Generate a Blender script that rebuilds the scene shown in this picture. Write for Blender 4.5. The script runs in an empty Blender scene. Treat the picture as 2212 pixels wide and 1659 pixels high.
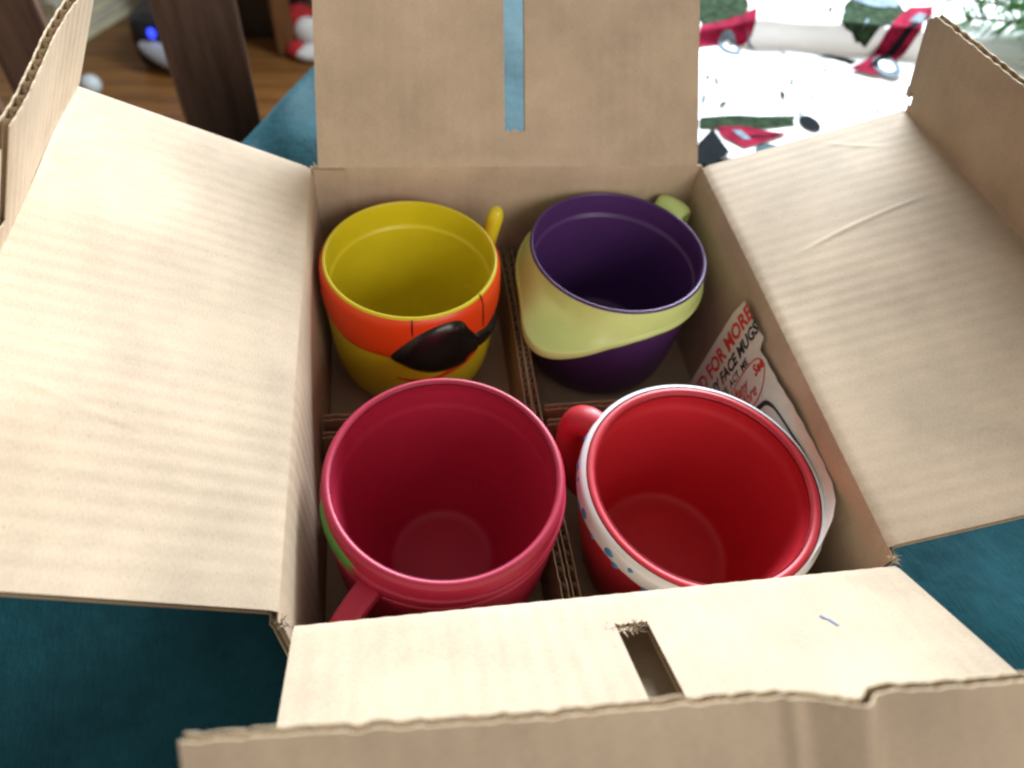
import bpy, bmesh, math, random
import numpy as np
from mathutils import Vector, Matrix, noise

sc = bpy.context.scene
R = math.radians
T = 0.09            # height of the box rim above the table

# ---------------------------------------------------------------- camera
cam_d = bpy.data.cameras.new('camera')
cam = bpy.data.objects.new('camera', cam_d)
sc.collection.objects.link(cam)
cam.location = (-0.06121, -0.18759, 0.21081 + T)
cam.rotation_euler = (0.66370, -0.09094, -0.13533)
cam_d.sensor_width = 36.0
cam_d.lens = 36.0 * 1521.08 / 2212.0
cam_d.clip_start = 0.005
cam_d.clip_end = 30
cam_d.dof.use_dof = True
cam_d.dof.focus_distance = 0.255
cam_d.dof.aperture_fstop = 9.0
sc.camera = cam

# ---------------------------------------------------------------- light
w = bpy.data.worlds.new('World'); sc.world = w; w.use_nodes = True
bg = w.node_tree.nodes['Background']
bg.inputs[0].default_value = (1.0, 0.94, 0.86, 1)
bg.inputs[1].default_value = 0.285
def area(name, loc, target, sx, sy, power, col):
    d = bpy.data.lights.new(name, 'AREA'); d.shape = 'RECTANGLE'; d.size = sx; d.size_y = sy
    d.energy = power; d.color = col
    o = bpy.data.objects.new(name, d); sc.collection.objects.link(o)
    o.location = loc
    o.rotation_euler = (Vector(target) - Vector(loc)).to_track_quat('-Z', 'Y').to_euler()
    return o
area('window_light', (0.52, 1.21, 0.61), (0.0, 0.0, 0.1), 1.0, 0.50, 88, (0.82, 0.925, 1.0))
area('fill_light', (0.75, -1.6, 1.0), (0.0, 0.0, 0.1), 1.4, 0.9, 24, (1.0, 0.95, 0.88))  # added soft fill from behind the camera, not a known fixture
sc.view_settings.view_transform = 'Standard'
sc.view_settings.look = 'None'
sc.view_settings.gamma = 1
sc.view_settings.exposure = 0.0
sc.render.engine = 'CYCLES'
sc.cycles.use_denoising = True
sc.cycles.filter_width = 2.3
sc.cycles.max_bounces = 8
sc.cycles.diffuse_bounces = 5

# ---------------------------------------------------------------- helpers
rng = np.random.default_rng(7)
random.seed(5)
COL = sc.collection

def link(name, mesh, parent=None):
    o = bpy.data.objects.new(name, mesh); COL.objects.link(o)
    if parent is not None: o.parent = parent
    return o

def thing(name, label, cat, loc=(0, 0, 0), group=None):
    o = bpy.data.objects.new(name, None); COL.objects.link(o)
    o.location = loc; o.empty_display_size = 0.02
    o['label'] = label; o['category'] = cat
    if group: o['group'] = group
    return o

def world_loc(o):
    p = Vector((0, 0, 0))
    while o is not None:
        p = p + Vector(o.location); o = o.parent
    return np.array(p)

def mesh_np(name, V, Q, mats, uv=None, midx=None, smooth=True, parent=None, tris=False):
    """V (n,3) in world space, Q (m,4|3) faces -> mesh object parented to `parent`."""
    V = np.asarray(V, dtype=np.float64)
    if parent is not None: V = V - world_loc(parent)
    Q = np.asarray(Q, dtype=np.int32); k = Q.shape[1]
    m = bpy.data.meshes.new(name)
    m.vertices.add(len(V)); m.vertices.foreach_set('co', V.astype(np.float32).ravel())
    m.loops.add(Q.size); m.loops.foreach_set('vertex_index', Q.ravel())
    m.polygons.add(len(Q)); m.polygons.foreach_set('loop_start', np.arange(len(Q), dtype=np.int32) * k)
    for t in (mats if isinstance(mats, (list, tuple)) else [mats]): m.materials.append(t)
    if midx is not None: m.polygons.foreach_set('material_index', np.asarray(midx, dtype=np.int32))
    m.update(calc_edges=True)
    m.polygons.foreach_set('use_smooth', np.full(len(Q), smooth))
    if uv is not None:
        l = m.uv_layers.new(name='UVMap'); l.data.foreach_set('uv', np.asarray(uv, dtype=np.float32)[Q.ravel()].ravel())
    m.validate()
    return link(name, m, parent)

def grid_quads(nu, nv, off=0, flip=False, wrap=False):
    i, j = np.meshgrid(np.arange(nu if wrap else nu - 1), np.arange(nv - 1), indexing='ij')
    i2 = (i + 1) % nu
    a = i * nv + j; b = i2 * nv + j; c = i2 * nv + j + 1; d = i * nv + j + 1
    q = np.stack([a, b, c, d], -1).reshape(-1, 4) + off
    return q[:, ::-1] if flip else q

def from_bm(name, bm, mat, parent=None, smooth=False):
    m = bpy.data.meshes.new(name); bm.to_mesh(m); bm.free()
    for t in (mat if isinstance(mat, (list, tuple)) else [mat]): m.materials.append(t)
    if smooth: m.polygons.foreach_set('use_smooth', [True] * len(m.polygons))
    return link(name, m, parent)

def catmull(P, n, closed=False):
    P = np.asarray(P, float); N = len(P)
    out = []
    segs = N if closed else N - 1
    for k in range(n):
        t = k / (n if closed else n - 1) * segs
        i = min(int(t), segs - 1); f = t - i
        g = (lambda q: P[q % N]) if closed else (lambda q: P[min(max(q, 0), N - 1)])
        p0, p1, p2, p3 = g(i - 1), g(i), g(i + 1), g(i + 2)
        out.append(0.5 * ((2 * p1) + (-p0 + p2) * f + (2 * p0 - 5 * p1 + 4 * p2 - p3) * f ** 2 + (-p0 + 3 * p1 - 3 * p2 + p3) * f ** 3))
    return np.array(out)

# ---------------------------------------------------------------- materials
def new_mat(name):
    m = bpy.data.materials.new(name); m.use_nodes = True
    nt = m.node_tree
    return m, nt, nt.nodes['Principled BSDF']

def N(nt, kind, **kw):
    n = nt.nodes.new(kind)
    for k, v in kw.items(): setattr(n, k, v)
    return n

def noise_node(nt, vec, scale, detail=4, rough=0.6):
    n = N(nt, 'ShaderNodeTexNoise'); n.inputs['Scale'].default_value = scale
    n.inputs['Detail'].default_value = detail; n.inputs['Roughness'].default_value = rough
    nt.links.new(vec, n.inputs['Vector']); return n

def ramp(nt, fac, stops):
    r = N(nt, 'ShaderNodeValToRGB'); el = r.color_ramp.elements
    while len(el) < len(stops): el.new(0.5)
    for e, (p, c) in zip(el, stops): e.position = p; e.color = (*c, 1)
    nt.links.new(fac, r.inputs[0]); return r

def mixc(nt, fac, a, b, mode='MIX'):
    m = N(nt, 'ShaderNodeMix', data_type='RGBA', blend_type=mode)
    for s, v in ((m.inputs[0], fac), (m.inputs[6], a), (m.inputs[7], b)):
        if hasattr(v, 'is_linked') or hasattr(v, 'links'): nt.links.new(v, s)
        elif isinstance(v, (int, float)): s.default_value = v
        else: s.default_value = (*v, 1)
    return m.outputs[2]

def cardboard(name, base, var=0.10):
    m, nt, b = new_mat(name)
    tc = N(nt, 'ShaderNodeTexCoord'); uv = tc.outputs['UV']
    mp = N(nt, 'ShaderNodeMapping'); mp.inputs['Scale'].default_value = (260, 9, 1); nt.links.new(uv, mp.inputs[0])
    mp2 = N(nt, 'ShaderNodeMapping'); mp2.inputs['Scale'].default_value = (150, 500, 1); nt.links.new(uv, mp2.inputs[0])
    n1 = noise_node(nt, mp.outputs[0], 1.0, 3)          # soft streaks along the flutes
    n2 = noise_node(nt, uv, 22, 5, 0.62)                # mottling
    n3 = noise_node(nt, mp2.outputs[0], 4.0, 3)         # fibres
    n4 = noise_node(nt, uv, 900, 2)                     # specks
    dk = tuple(c * (1 - 1.8 * var) for c in base); lt = tuple(min(1, c * (1 + var)) for c in base)
    r1 = ramp(nt, n2.outputs[0], [(0.32, dk), (0.68, lt)])
    st = ramp(nt, n1.outputs[0], [(0.3, (0.975, 0.972, 0.968)), (0.7, (1.0, 1.0, 1.0))])
    fb = ramp(nt, n3.outputs[0], [(0.35, (0.90, 0.89, 0.87)), (0.62, (1, 1, 1))])
    sp = ramp(nt, n4.outputs[0], [(0.24, (0.72, 0.66, 0.58)), (0.36, (1, 1, 1))])
    c = mixc(nt, 1.0, r1.outputs[0], st.outputs[0], 'MULTIPLY')
    c = mixc(nt, 1.0, c, fb.outputs[0], 'MULTIPLY')
    c = mixc(nt, 0.8, c, sp.outputs[0], 'MULTIPLY')
    nt.links.new(c, b.inputs['Base Color'])
    b.inputs['Roughness'].default_value = 0.72
    b.inputs['Specular IOR Level'].default_value = 0.28
    bp = N(nt, 'ShaderNodeBump'); bp.inputs['Strength'].default_value = 0.25; bp.inputs['Distance'].default_value = 0.0003
    nt.links.new(n3.outputs[0], bp.inputs['Height']); nt.links.new(bp.outputs[0], b.inputs['Normal'])
    return m

CARD = cardboard('cardboard_liner', (0.55, 0.428, 0.308))
FLUTE = cardboard('cardboard_fluting', (0.54, 0.41, 0.27))
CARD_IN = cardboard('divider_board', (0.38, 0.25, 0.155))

def plastic(name, col, rough=0.34, sss=0.12, wear=0.06, spec=0.5):
    m, nt, b = new_mat(name)
    tc = N(nt, 'ShaderNodeTexCoord')
    n = noise_node(nt, tc.outputs['Object'], 45, 4)
    r = ramp(nt, n.outputs[0], [(0.3, tuple(c * (1 - wear) for c in col)), (0.7, tuple(min(1, c * (1 + wear * 0.6)) for c in col))])
    nt.links.new(r.outputs[0], b.inputs['Base Color'])
    n2 = noise_node(nt, tc.outputs['Object'], 180, 5, 0.7)
    rr = N(nt, 'ShaderNodeMapRange'); rr.inputs[3].default_value = rough - 0.06; rr.inputs[4].default_value = rough + 0.1
    nt.links.new(n2.outputs[0], rr.inputs[0]); nt.links.new(rr.outputs[0], b.inputs['Roughness'])
    b.inputs['Specular IOR Level'].default_value = spec
    b.inputs['Subsurface Weight'].default_value = sss
    b.inputs['Subsurface Radius'].default_value = (0.004, 0.002, 0.002)
    b.inputs['Subsurface Scale'].default_value = 0.6
    bp = N(nt, 'ShaderNodeBump'); bp.inputs['Strength'].default_value = 0.06; bp.inputs['Distance'].default_value = 0.0004
    n3 = noise_node(nt, tc.outputs['Object'], 120, 3)
    nt.links.new(n3.outputs[0], bp.inputs['Height']); nt.links.new(bp.outputs[0], b.inputs['Normal'])
    return m

def plain(name, col, rough=0.6, var=0.12, scale=30, spec=0.4, metallic=0.0, emit=None):
    m, nt, b = new_mat(name)
    tc = N(nt, 'ShaderNodeTexCoord'); n = noise_node(nt, tc.outputs['Object'], scale, 4)
    r = ramp(nt, n.outputs[0], [(0.3, tuple(c * (1 - var) for c in col)), (0.7, tuple(min(1, c * (1 + var)) for c in col))])
    nt.links.new(r.outputs[0], b.inputs['Base Color'])
    b.inputs['Roughness'].default_value = rough; b.inputs['Specular IOR Level'].default_value = spec
    b.inputs['Metallic'].default_value = metallic
    if emit:
        b.inputs['Emission Color'].default_value = (*emit[0], 1); b.inputs['Emission Strength'].default_value = emit[1]
    return m

def wood(name, c0, c1, scale=(6, 6, 0.6), rough=0.4):
    m, nt, b = new_mat(name)
    tc = N(nt, 'ShaderNodeTexCoord'); mp = N(nt, 'ShaderNodeMapping'); mp.inputs['Scale'].default_value = scale
    nt.links.new(tc.outputs['Object'], mp.inputs[0])
    n = noise_node(nt, mp.outputs[0], 9, 6, 0.65)
    r = ramp(nt, n.outputs[0], [(0.3, c0), (0.7, c1)])
    nt.links.new(r.outputs[0], b.inputs['Base Color']); b.inputs['Roughness'].default_value = rough
    return m

M_YEL = plastic('yellow_plastic', (0.70, 0.58, 0.018))
def no_bump(m):
    m.node_tree.nodes['Principled BSDF'].inputs['Normal'].links and m.node_tree.links.remove(m.node_tree.nodes['Principled BSDF'].inputs['Normal'].links[0])
M_ORG = plastic('orange_red_plastic', (0.78, 0.062, 0.008))
M_BLK = plastic('black_plastic', (0.008, 0.008, 0.007), 0.22, 0.0)
no_bump(M_BLK)
M_PUR = plastic('purple_plastic', (0.086, 0.031, 0.140), 0.33)
M_LIM = plastic('lime_plastic', (0.62, 0.75, 0.27), 0.42)
M_CRM = plastic('crimson_plastic', (0.45, 0.020, 0.062), 0.44)
M_RED = plastic('red_plastic', (0.53, 0.022, 0.036), 0.44)
M_GRN = plastic('green_plastic', (0.085, 0.28, 0.045), 0.4)
M_WHT = plastic('white_plastic', (0.76, 0.74, 0.74), 0.34, 0.1)
M_BLU = plastic('blue_plastic', (0.05, 0.24, 0.48), 0.4, 0.0)
M_PAPER = plain('leaflet_paper', (0.66, 0.61, 0.54), 0.7, 0.08, 60)
M_INKR = plain('red_ink', (0.62, 0.045, 0.035), 0.6)
M_INKK = plain('black_ink', (0.03, 0.03, 0.032), 0.6)

# satin table cloth
def satin():
    m, nt, b = new_mat('teal_satin')
    tc = N(nt, 'ShaderNodeTexCoord')
    n = noise_node(nt, tc.outputs['Object'], 17, 6, 0.7)
    r = ramp(nt, n.outputs[0], [(0.30, (0.003, 0.021, 0.027)), (0.68, (0.008, 0.052, 0.064))])
    nt.links.new(r.outputs[0], b.inputs['Base Color'])
    mp = N(nt, 'ShaderNodeMapping'); mp.inputs['Scale'].default_value = (1, 0.25, 1); mp.inputs['Rotation'].default_value = (0, 0, R(35))
    nt.links.new(tc.outputs['Object'], mp.inputs[0])
    n2 = noise_node(nt, mp.outputs[0], 620, 4)
    n3 = noise_node(nt, tc.outputs['Object'], 30, 4)
    ad = N(nt, 'ShaderNodeMath', operation='MULTIPLY_ADD'); ad.inputs[1].default_value = 0.34
    nt.links.new(n2.outputs[0], ad.inputs[0]); nt.links.new(n3.outputs[0], ad.inputs[2])
    bp = N(nt, 'ShaderNodeBump'); bp.inputs['Strength'].default_value = 0.5; bp.inputs['Distance'].default_value = 0.004
    nt.links.new(ad.outputs[0], bp.inputs['Height']); nt.links.new(bp.outputs[0], b.inputs['Normal'])
    b.inputs['Roughness'].default_value = 0.66; b.inputs['Specular IOR Level'].default_value = 0.07
    b.inputs['Sheen Weight'].default_value = 0.12; b.inputs['Sheen Tint'].default_value = (0.35, 0.75, 0.95, 1); b.inputs['Sheen Roughness'].default_value = 0.4
    return m
M_SATIN = satin()

# ---------------------------------------------------------------- setting: floor and table cloth
FL = -0.74
def floor():
    m, nt, b = new_mat('floor_wood')
    tc = N(nt, 'ShaderNodeTexCoord'); mp = N(nt, 'ShaderNodeMapping'); mp.inputs['Scale'].default_value = (1, 12, 1)
    nt.links.new(tc.outputs['Object'], mp.inputs[0])
    n = noise_node(nt, mp.outputs[0], 5, 6, 0.6)
    r = ramp(nt, n.outputs[0], [(0.3, (0.15, 0.058, 0.015)), (0.7, (0.29, 0.130, 0.036))])
    br = N(nt, 'ShaderNodeTexBrick'); br.inputs['Scale'].default_value = 1.0
    br.inputs['Brick Width'].default_value = 1.1; br.inputs['Row Height'].default_value = 0.075; br.inputs['Mortar Size'].default_value = 0.0025
    br.inputs['Color1'].default_value = (1, 1, 1, 1); br.inputs['Color2'].default_value = (0.75, 0.72, 0.7, 1); br.inputs['Mortar'].default_value = (0.12, 0.08, 0.05, 1)
    nt.links.new(tc.outputs['Object'], br.inputs['Vector'])
    c = mixc(nt, 1.0, r.outputs[0], br.outputs[0], 'MULTIPLY')
    nt.links.new(c, b.inputs['Base Color']); b.inputs['Roughness'].default_value = 0.35
    V = [(-4, -3, FL), (5, -3, FL), (5, 6, FL), (-4, 6, FL)]
    o = mesh_np('floor', V, [[0, 1, 2, 3]], m); o['kind'] = 'structure'
floor()

E0 = np.array([-0.1136, 0.3685]); EA = np.array([0.39, 0.92]); EA /= np.linalg.norm(EA); EN = np.array([EA[1], -EA[0]])
def tablecloth():
    a = np.concatenate([np.linspace(-1.0, -0.35, 50, endpoint=False), np.linspace(-0.35, 0.25, 180, endpoint=False), np.linspace(0.25, 0.9, 50)])
    b = np.concatenate([np.linspace(-0.30, -0.03, 34, endpoint=False), np.linspace(-0.03, 0.5, 170, endpoint=False), np.linspace(0.5, 1.5, 40)])
    A, B = np.meshgrid(a, b, indexing='ij')
    rad = 0.016
    th = np.clip(-B / rad, 0, math.pi / 2)
    drop = np.clip(-B - rad * math.pi / 2, 0, None)
    inb = np.where(B >= 0, B, -rad * np.sin(th))
    z = np.where(B >= 0, 0, -rad * (1 - np.cos(th)) - drop)
    # hanging folds, growing below the edge
    g = np.clip(drop / 0.10, 0, 1)
    fold = np.sin(A * 46 + 1.5 * np.sin(A * 13)) * 0.020 * g + 0.006 * g
    inb = inb - fold
    X = E0[0] + EA[0] * A + EN[0] * inb; Y = E0[1] + EA[1] * A + EN[1] * inb
    # wrinkles on top: stronger near the edge
    wz = np.zeros_like(X)
    near = np.exp(-np.clip(B, 0, None) / 0.07)
    for k in range(9):
        an = rng.uniform(0, math.pi); f = rng.uniform(12, 60); ph = rng.uniform(0, 6.3)
        wz += np.sin((X * math.cos(an) + Y * math.sin(an)) * f + ph + 1.6 * np.sin(X * 9 + Y * 7 + ph)) * 0.010 / f * 4.5
    ridge = np.sin((A - 0.02) * 62 + B * 25 + 1.2 * np.sin(B * 40)) * 0.0045 * near
    under = (X > -0.13) & (X < 0.13) & (Y > -0.14) & (Y < 0.14)
    zz = wz + ridge
    soft = np.clip(np.maximum(np.abs(X) - 0.105, np.abs(Y) - 0.12) / 0.06, 0, 1)
    top = np.clip(1 - th, 0, 1)
    z = z + (zz * soft * top) - 0.0012 * (B >= 0)
    z = np.where((B >= 0) & (soft < 0.02), -0.0015, z)
    V = np.stack([X, Y, z], -1).reshape(-1, 3)
    o = mesh_np('tablecloth', V, grid_quads(len(a), len(b)), M_SATIN)
    o['label'] = 'dark teal satin tablecloth under the cardboard box, hanging over the table edge'; o['category'] = 'tablecloth'
tablecloth()

# ---------------------------------------------------------------- corrugated board
PERIOD = 0.0066
TH = 0.0032
def norm(a): return a / np.linalg.norm(a, axis=-1, keepdims=True)

def seg(A, i, width, rs):
    """Mid-surface of segment i of a folded strip. A: list of (start,end) point pairs along the fold axis."""
    A = [(np.array(p, float), np.array(q, float)) for p, q in A]
    def pt(k, u):
        f = (u / width)[..., None]; return A[k][0] * (1 - f) + A[k][1] * f
    Lm = np.mean([np.linalg.norm(A[i + 1][e] - A[i][e]) for e in (0, 1)])
    def P(u, v):
        a, b = pt(i, u), pt(i + 1, u); ln = np.linalg.norm(b - a, axis=-1, keepdims=True); d = (b - a) / ln
        s = (v / Lm)[..., None] * ln
        out = a + d * s
        if i > 0 and rs > 0:
            dp = norm(a - pt(i - 1, u)); t = np.clip(0.5 + 0.5 * s / rs, 0, 1)
            bz = (1 - t) ** 2 * (a - rs * dp) + 2 * t * (1 - t) * a + t ** 2 * (a + rs * d)
            out = np.where(s < rs, bz, out)
        if i < len(A) - 2 and rs > 0:
            dn = norm(pt(i + 2, u) - b); t = np.clip(0.5 - 0.5 * (ln - s) / rs, 0, 1)
            bz = (1 - t) ** 2 * (b - rs * d) + 2 * t * (1 - t) * b + t ** 2 * (b + rs * dn)
            out = np.where(ln - s < rs, bz, out)
        return out
    return P, Lm

def fuzz(seed, amp, jag=0.3):
    r = np.random.default_rng(seed); k = [(r.uniform(150, 1400), r.uniform(0, 6.3), r.uniform(0.3, 1)) for _ in range(7)]
    tab = r.normal(0, 1, 4096)
    def f(u):
        s = sum(a * np.sin(w * u + p) for w, p, a in k) / 2.2
        return amp * (s * (1 - jag) + jag * tab[(np.abs(u) * 2500).astype(int) % 4096])
    return f

def panel(name, parent, P, cols, extra=None, mats=None, th=TH, du=0.0009, dv=0.004, wash=0.00007, wseed=1):
    """cols: list of (u0, u1, v0(u), v1(u)); flutes run along v."""
    mats = mats or [CARD, FLUTE]
    VV, QQ, UU, MM = [], [], [], []
    off = 0
    for (ua, ub, f0, f1) in cols:
        nu = max(2, int(math.ceil((ub - ua) / du)) + 1)
        u = np.linspace(ua, ub, nu)
        v0 = f0(u) if callable(f0) else np.full(nu, f0); v1 = f1(u) if callable(f1) else np.full(nu, f1)
        nv = max(2, int(math.ceil(np.max(v1 - v0) / dv)) + 1)
        t = np.linspace(0, 1, nv)
        # finer rows close to folds
        t = t + 0.0
        U = np.repeat(u[:, None], nv, 1); Vv = v0[:, None] * (1 - t) + v1[:, None] * t
        e = 1e-4
        C = P(U, Vv); du_ = P(U + e, Vv) - P(U - e, Vv); dv_ = P(U, Vv + e) - P(U, Vv - e)
        Nn = norm(np.cross(du_, dv_))
        ex = extra(U, Vv) if extra else np.zeros_like(U)
        wv = 1.25 * wash * np.cos(2 * math.pi * U / PERIOD + 0.5 * np.sin(U * 70 + wseed)) * (0.65 + 0.35 * np.sin(U * 55 + wseed) * np.sin(Vv * 35 + wseed * 2))
        lo = 0.00045
        uvg = np.stack([U + wseed * 0.37, Vv + wseed * 0.21], -1).reshape(-1, 2)
        for sgn in (1, -1):
            o1 = (sgn * th / 2 + wv + ex)[..., None] * Nn; o2 = (sgn * (th / 2 - lo) + ex)[..., None] * Nn
            S1 = (C + o1).reshape(-1, 3); S2 = (C + o2).reshape(-1, 3); n = len(S1)
            q1 = grid_quads(nu, nv, off, flip=(sgn < 0)); q2 = grid_quads(nu, nv, off + n, flip=(sgn > 0))
            idx = np.arange(nu * nv).reshape(nu, nv)
            rim = np.concatenate([idx[:, 0], idx[-1, 1:], idx[-2::-1, -1], idx[0, -2:0:-1]])
            r2 = np.roll(rim, -1)
            q3 = np.stack([rim + off, rim + off + n, r2 + off + n, r2 + off], -1)
            if sgn > 0: q3 = q3
            else: q3 = q3[:, ::-1]
            VV += [S1, S2]; UU += [uvg, uvg]; QQ += [q1, q2, q3]
            MM += [np.zeros(len(q1)), np.ones(len(q2)), np.ones(len(q3))]
            off += 2 * n
        # fluting
        nvm = max(2, nv // 2)
        tm = np.linspace(0, 1, nvm)
        Um = np.repeat(u[:, None], nvm, 1); Vm = (v0[:, None] + 0.0002) * (1 - tm) + (v1[:, None] - 0.0002) * tm
        Cm = P(Um, Vm); Nm = norm(np.cross(P(Um + e, Vm) - P(Um - e, Vm), P(Um, Vm + e) - P(Um, Vm - e)))
        exm = extra(Um, Vm) if extra else np.zeros_like(Um)
        om = ((th / 2 - lo) * np.sin(2 * math.pi * Um / PERIOD) + exm)
        S = (Cm + om[..., None] * Nm).reshape(-1, 3)
        q = grid_quads(nu, nvm, off)
        VV.append(S); UU.append(np.stack([Um, Vm], -1).reshape(-1, 2)); QQ.append(q); MM.append(np.ones(len(q))); off += len(S)
    o = mesh_np(name, np.concatenate(VV), np.concatenate(QQ), mats, uv=np.concatenate(UU), midx=np.concatenate(MM), parent=parent)
    # keep sheet faces smooth but rims crisp
    m = o.data
    m.set_sharp_from_angle(angle=R(50))
    return o

def crease(lines):
    """sum of thin ridges; lines: (u0,v0,u1,v1,width,height,curve)"""
    def f(U, V):
        z = np.zeros_like(U)
        for (a, b, c, d, w, h, cv) in lines:
            L = math.hypot(c - a, d - b); ex_, ey_ = (c - a) / L, (d - b) / L
            s = (U - a) * ex_ + (V - b) * ey_; t = -(U - a) * ey_ + (V - b) * ex_ - cv * np.sin(np.clip(s / L, 0, 1) * math.pi)
            fade = np.clip(np.minimum(s, L - s) / (0.2 * L), 0, 1)
            z += h * np.exp(-(t / w) ** 2) * fade
        return z
    return f

box = thing('cardboard_box', 'open brown corrugated cardboard box with all four flaps spread, holding plastic mugs', 'box', (0, 0, 0))
HW, YB, YF = 0.0998, 0.1115, -0.1125
Z = lambda z: z + T
ca, sa = math.cos, math.sin

# -- left side: wall, flap, end tab   (u runs front -> back so the normal faces up/inward)
def side_left():
    W = YB - YF
    L, ang = 0.0985, R(24.3)
    xo, zo = -HW - 0.0005 - L * ca(ang), L * sa(ang)
    def tb(h, a): return (xo - h * ca(R(a)), zo + h * sa(R(a)))
    tf, tn = tb(0.051, 117), tb(0.050, 110)
    A = [((-HW, YF, Z(-T)), (-HW, YB, Z(-T))),
         ((-HW - .0015, YF + .003, Z(0)), (-HW, YB - .0005, Z(0))),
         ((xo - .001, YF + .003, Z(zo + .004)), (xo, YB - .001, Z(zo))),
         ((tn[0], YF, Z(tn[1])), (tf[0], YB, Z(tf[1])))]
    P, Lw = seg(A, 0, W, 0.003)
    panel('side_wall', box, P, [(0, W, 0.0, Lw)], wseed=1)
    P, Lf = seg(A, 1, W, 0.003)
    bow = lambda U, V: 0.0012 * np.sin(U / W * math.pi) * np.sin(V / Lf * math.pi) - 0.0008 * np.sin(U * 75) * (V / Lf)
    cr = crease([(0.055, 0.04, 0.070, 0.085, 0.0010, 0.00012, 0.001)])
    fl = panel('side_flap', box, P, [(0.003, W - 0.002, 0.0, Lf)], extra=lambda U, V: bow(U, V) + cr(U, V), wash=0.000045, wseed=2, dv=0.0022)
    P, Lt = seg(A, 2, W, 0.003)
    fz = fuzz(3, 0.0004)
    b2 = lambda U, V: 0.001 * np.sin(U * 60)
    slot = 0.122
    panel('end_tab', fl, P, [(0.004, slot - 0.006, 0.0, lambda u: Lt - 0.004 + fz(u)), (slot - 0.006, slot, 0.0, lambda u: 0.012 + fz(u) * 2),
                             (slot, W - 0.001, 0.0, lambda u: Lt + fz(u))],
          extra=b2, wseed=3, dv=0.003)
side_left()

# -- right side (u runs back -> front)
def side_right():
    W = YB - YF
    L, ang = 0.1030, R(19.4)
    xo, zo = HW + L * ca(ang), L * sa(ang)
    def tb(h, a): return (xo + h * ca(R(a)), zo + h * sa(R(a)))
    tf, tn = tb(0.0505, 106), tb(0.058, 99)
    A = [((HW, YB, Z(-T)), (HW, YF, Z(-T))),
         ((HW, YB - .001, Z(0)), (HW, YF + .004, Z(0))),
         ((xo, YB - .002, Z(zo)), (xo + .003, YF + .004, Z(zo + .006))),
         ((tf[0], YB - .001, Z(tf[1])), (tn[0], YF, Z(tn[1])))]
    P, Lw = seg(A, 0, W, 0.003)
    panel('side_wall', box, P, [(0, W, 0.0, Lw)], wseed=4)
    P, Lf = seg(A, 1, W, 0.003)
    cr = crease([(0.080, 0.020, 0.066, 0.085, 0.0009, 0.00034, 0.0015), (0.010, 0.060, 0.026, 0.084, 0.0008, 0.00022, -0.001), (0.022, 0.056, 0.050, 0.034, 0.0008, 0.00018, 0.001)])
    bow = lambda U, V: 0.0012 * np.sin(U / W * math.pi * 2) * np.sin(V / Lf * math.pi)
    fl = panel('side_flap', box, P, [(0.002, W - 0.004, 0.0, Lf)], extra=lambda U, V: bow(U, V) + cr(U, V), wash=0.000032, wseed=5, dv=0.0018)
    P, Lt = seg(A, 2, W, 0.003)
    fz = fuzz(8, 0.0004)
    panel('end_tab', fl, P, [(0.0035, 0.006, 0.0, lambda u: 0.006 + fz(u) * 3), (-0.0005 + 0.0005, 0.0035, 0.009, lambda u: 0.014 + 0 * u),
                             (0.006, W - 0.003, 0.0, lambda u: Lt + fz(u)), (0.001, 0.006, 0.0125, lambda u: Lt - (0.006 - u) * 0.9 + fz(u))], wseed=6, dv=0.003)
side_right()

# -- back (u runs left->right reversed so the inner face looks at the camera)
def side_back():
    W = 2 * HW
    L, ang = 0.104, R(45)
    A = [((-HW, YB, Z(-T)), (HW, YB, Z(-T))),
         ((-HW, YB, Z(0)), (HW, YB, Z(0.0005))),
         ((-HW + .003, YB + L * ca(ang), Z(L * sa(ang))), (HW + .001, YB + L * ca(ang), Z(L * sa(ang) + .001)))]
    P, Lw = seg(A, 0, W, 0.003)
    panel('end_wall', box, P, [(0, W, 0.0, Lw)], wseed=7)
    P, Lf = seg(A, 1, W, 0.003)
    fz = fuzz(12, 0.0004); f2 = fuzz(13, 0.0007, 0.6)
    x0, x1 = HW - 0.0048, HW + 0.0054
    cr = crease([(0.03, 0.008, 0.17, 0.0085, 0.0007, -0.0004, 0.0003)])
    panel('end_flap', box, P, [(0.004, x0, 0.0, lambda u: Lf + fz(u)), (x0, x1, 0.0, lambda u: 0.0165 + f2(u)), (x1, W - 0.003, 0.0, lambda u: Lf + fz(u))],
          extra=lambda U, V: cr(U, V) + 0.001 * np.sin(U / W * math.pi) * V / Lf, wseed=8, dv=0.0022)
    # manufacturer's joint: the glued strip at the left end of the back wall
    B = [((-HW + .0015, YB - .0021, Z(-T + .002)), (-HW + .0165, YB - .0021, Z(-T + .002))), ((-HW + .0015, YB - .0021, Z(.0002)), (-HW + .0165, YB - .0021, Z(.0002)))]
    P, Lg = seg(B, 0, 0.015, 0)
    panel('glue_strip', box, P, [(0, 0.015, 0, Lg)], th=0.0014, wash=0.00003, wseed=9)
side_back()

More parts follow.
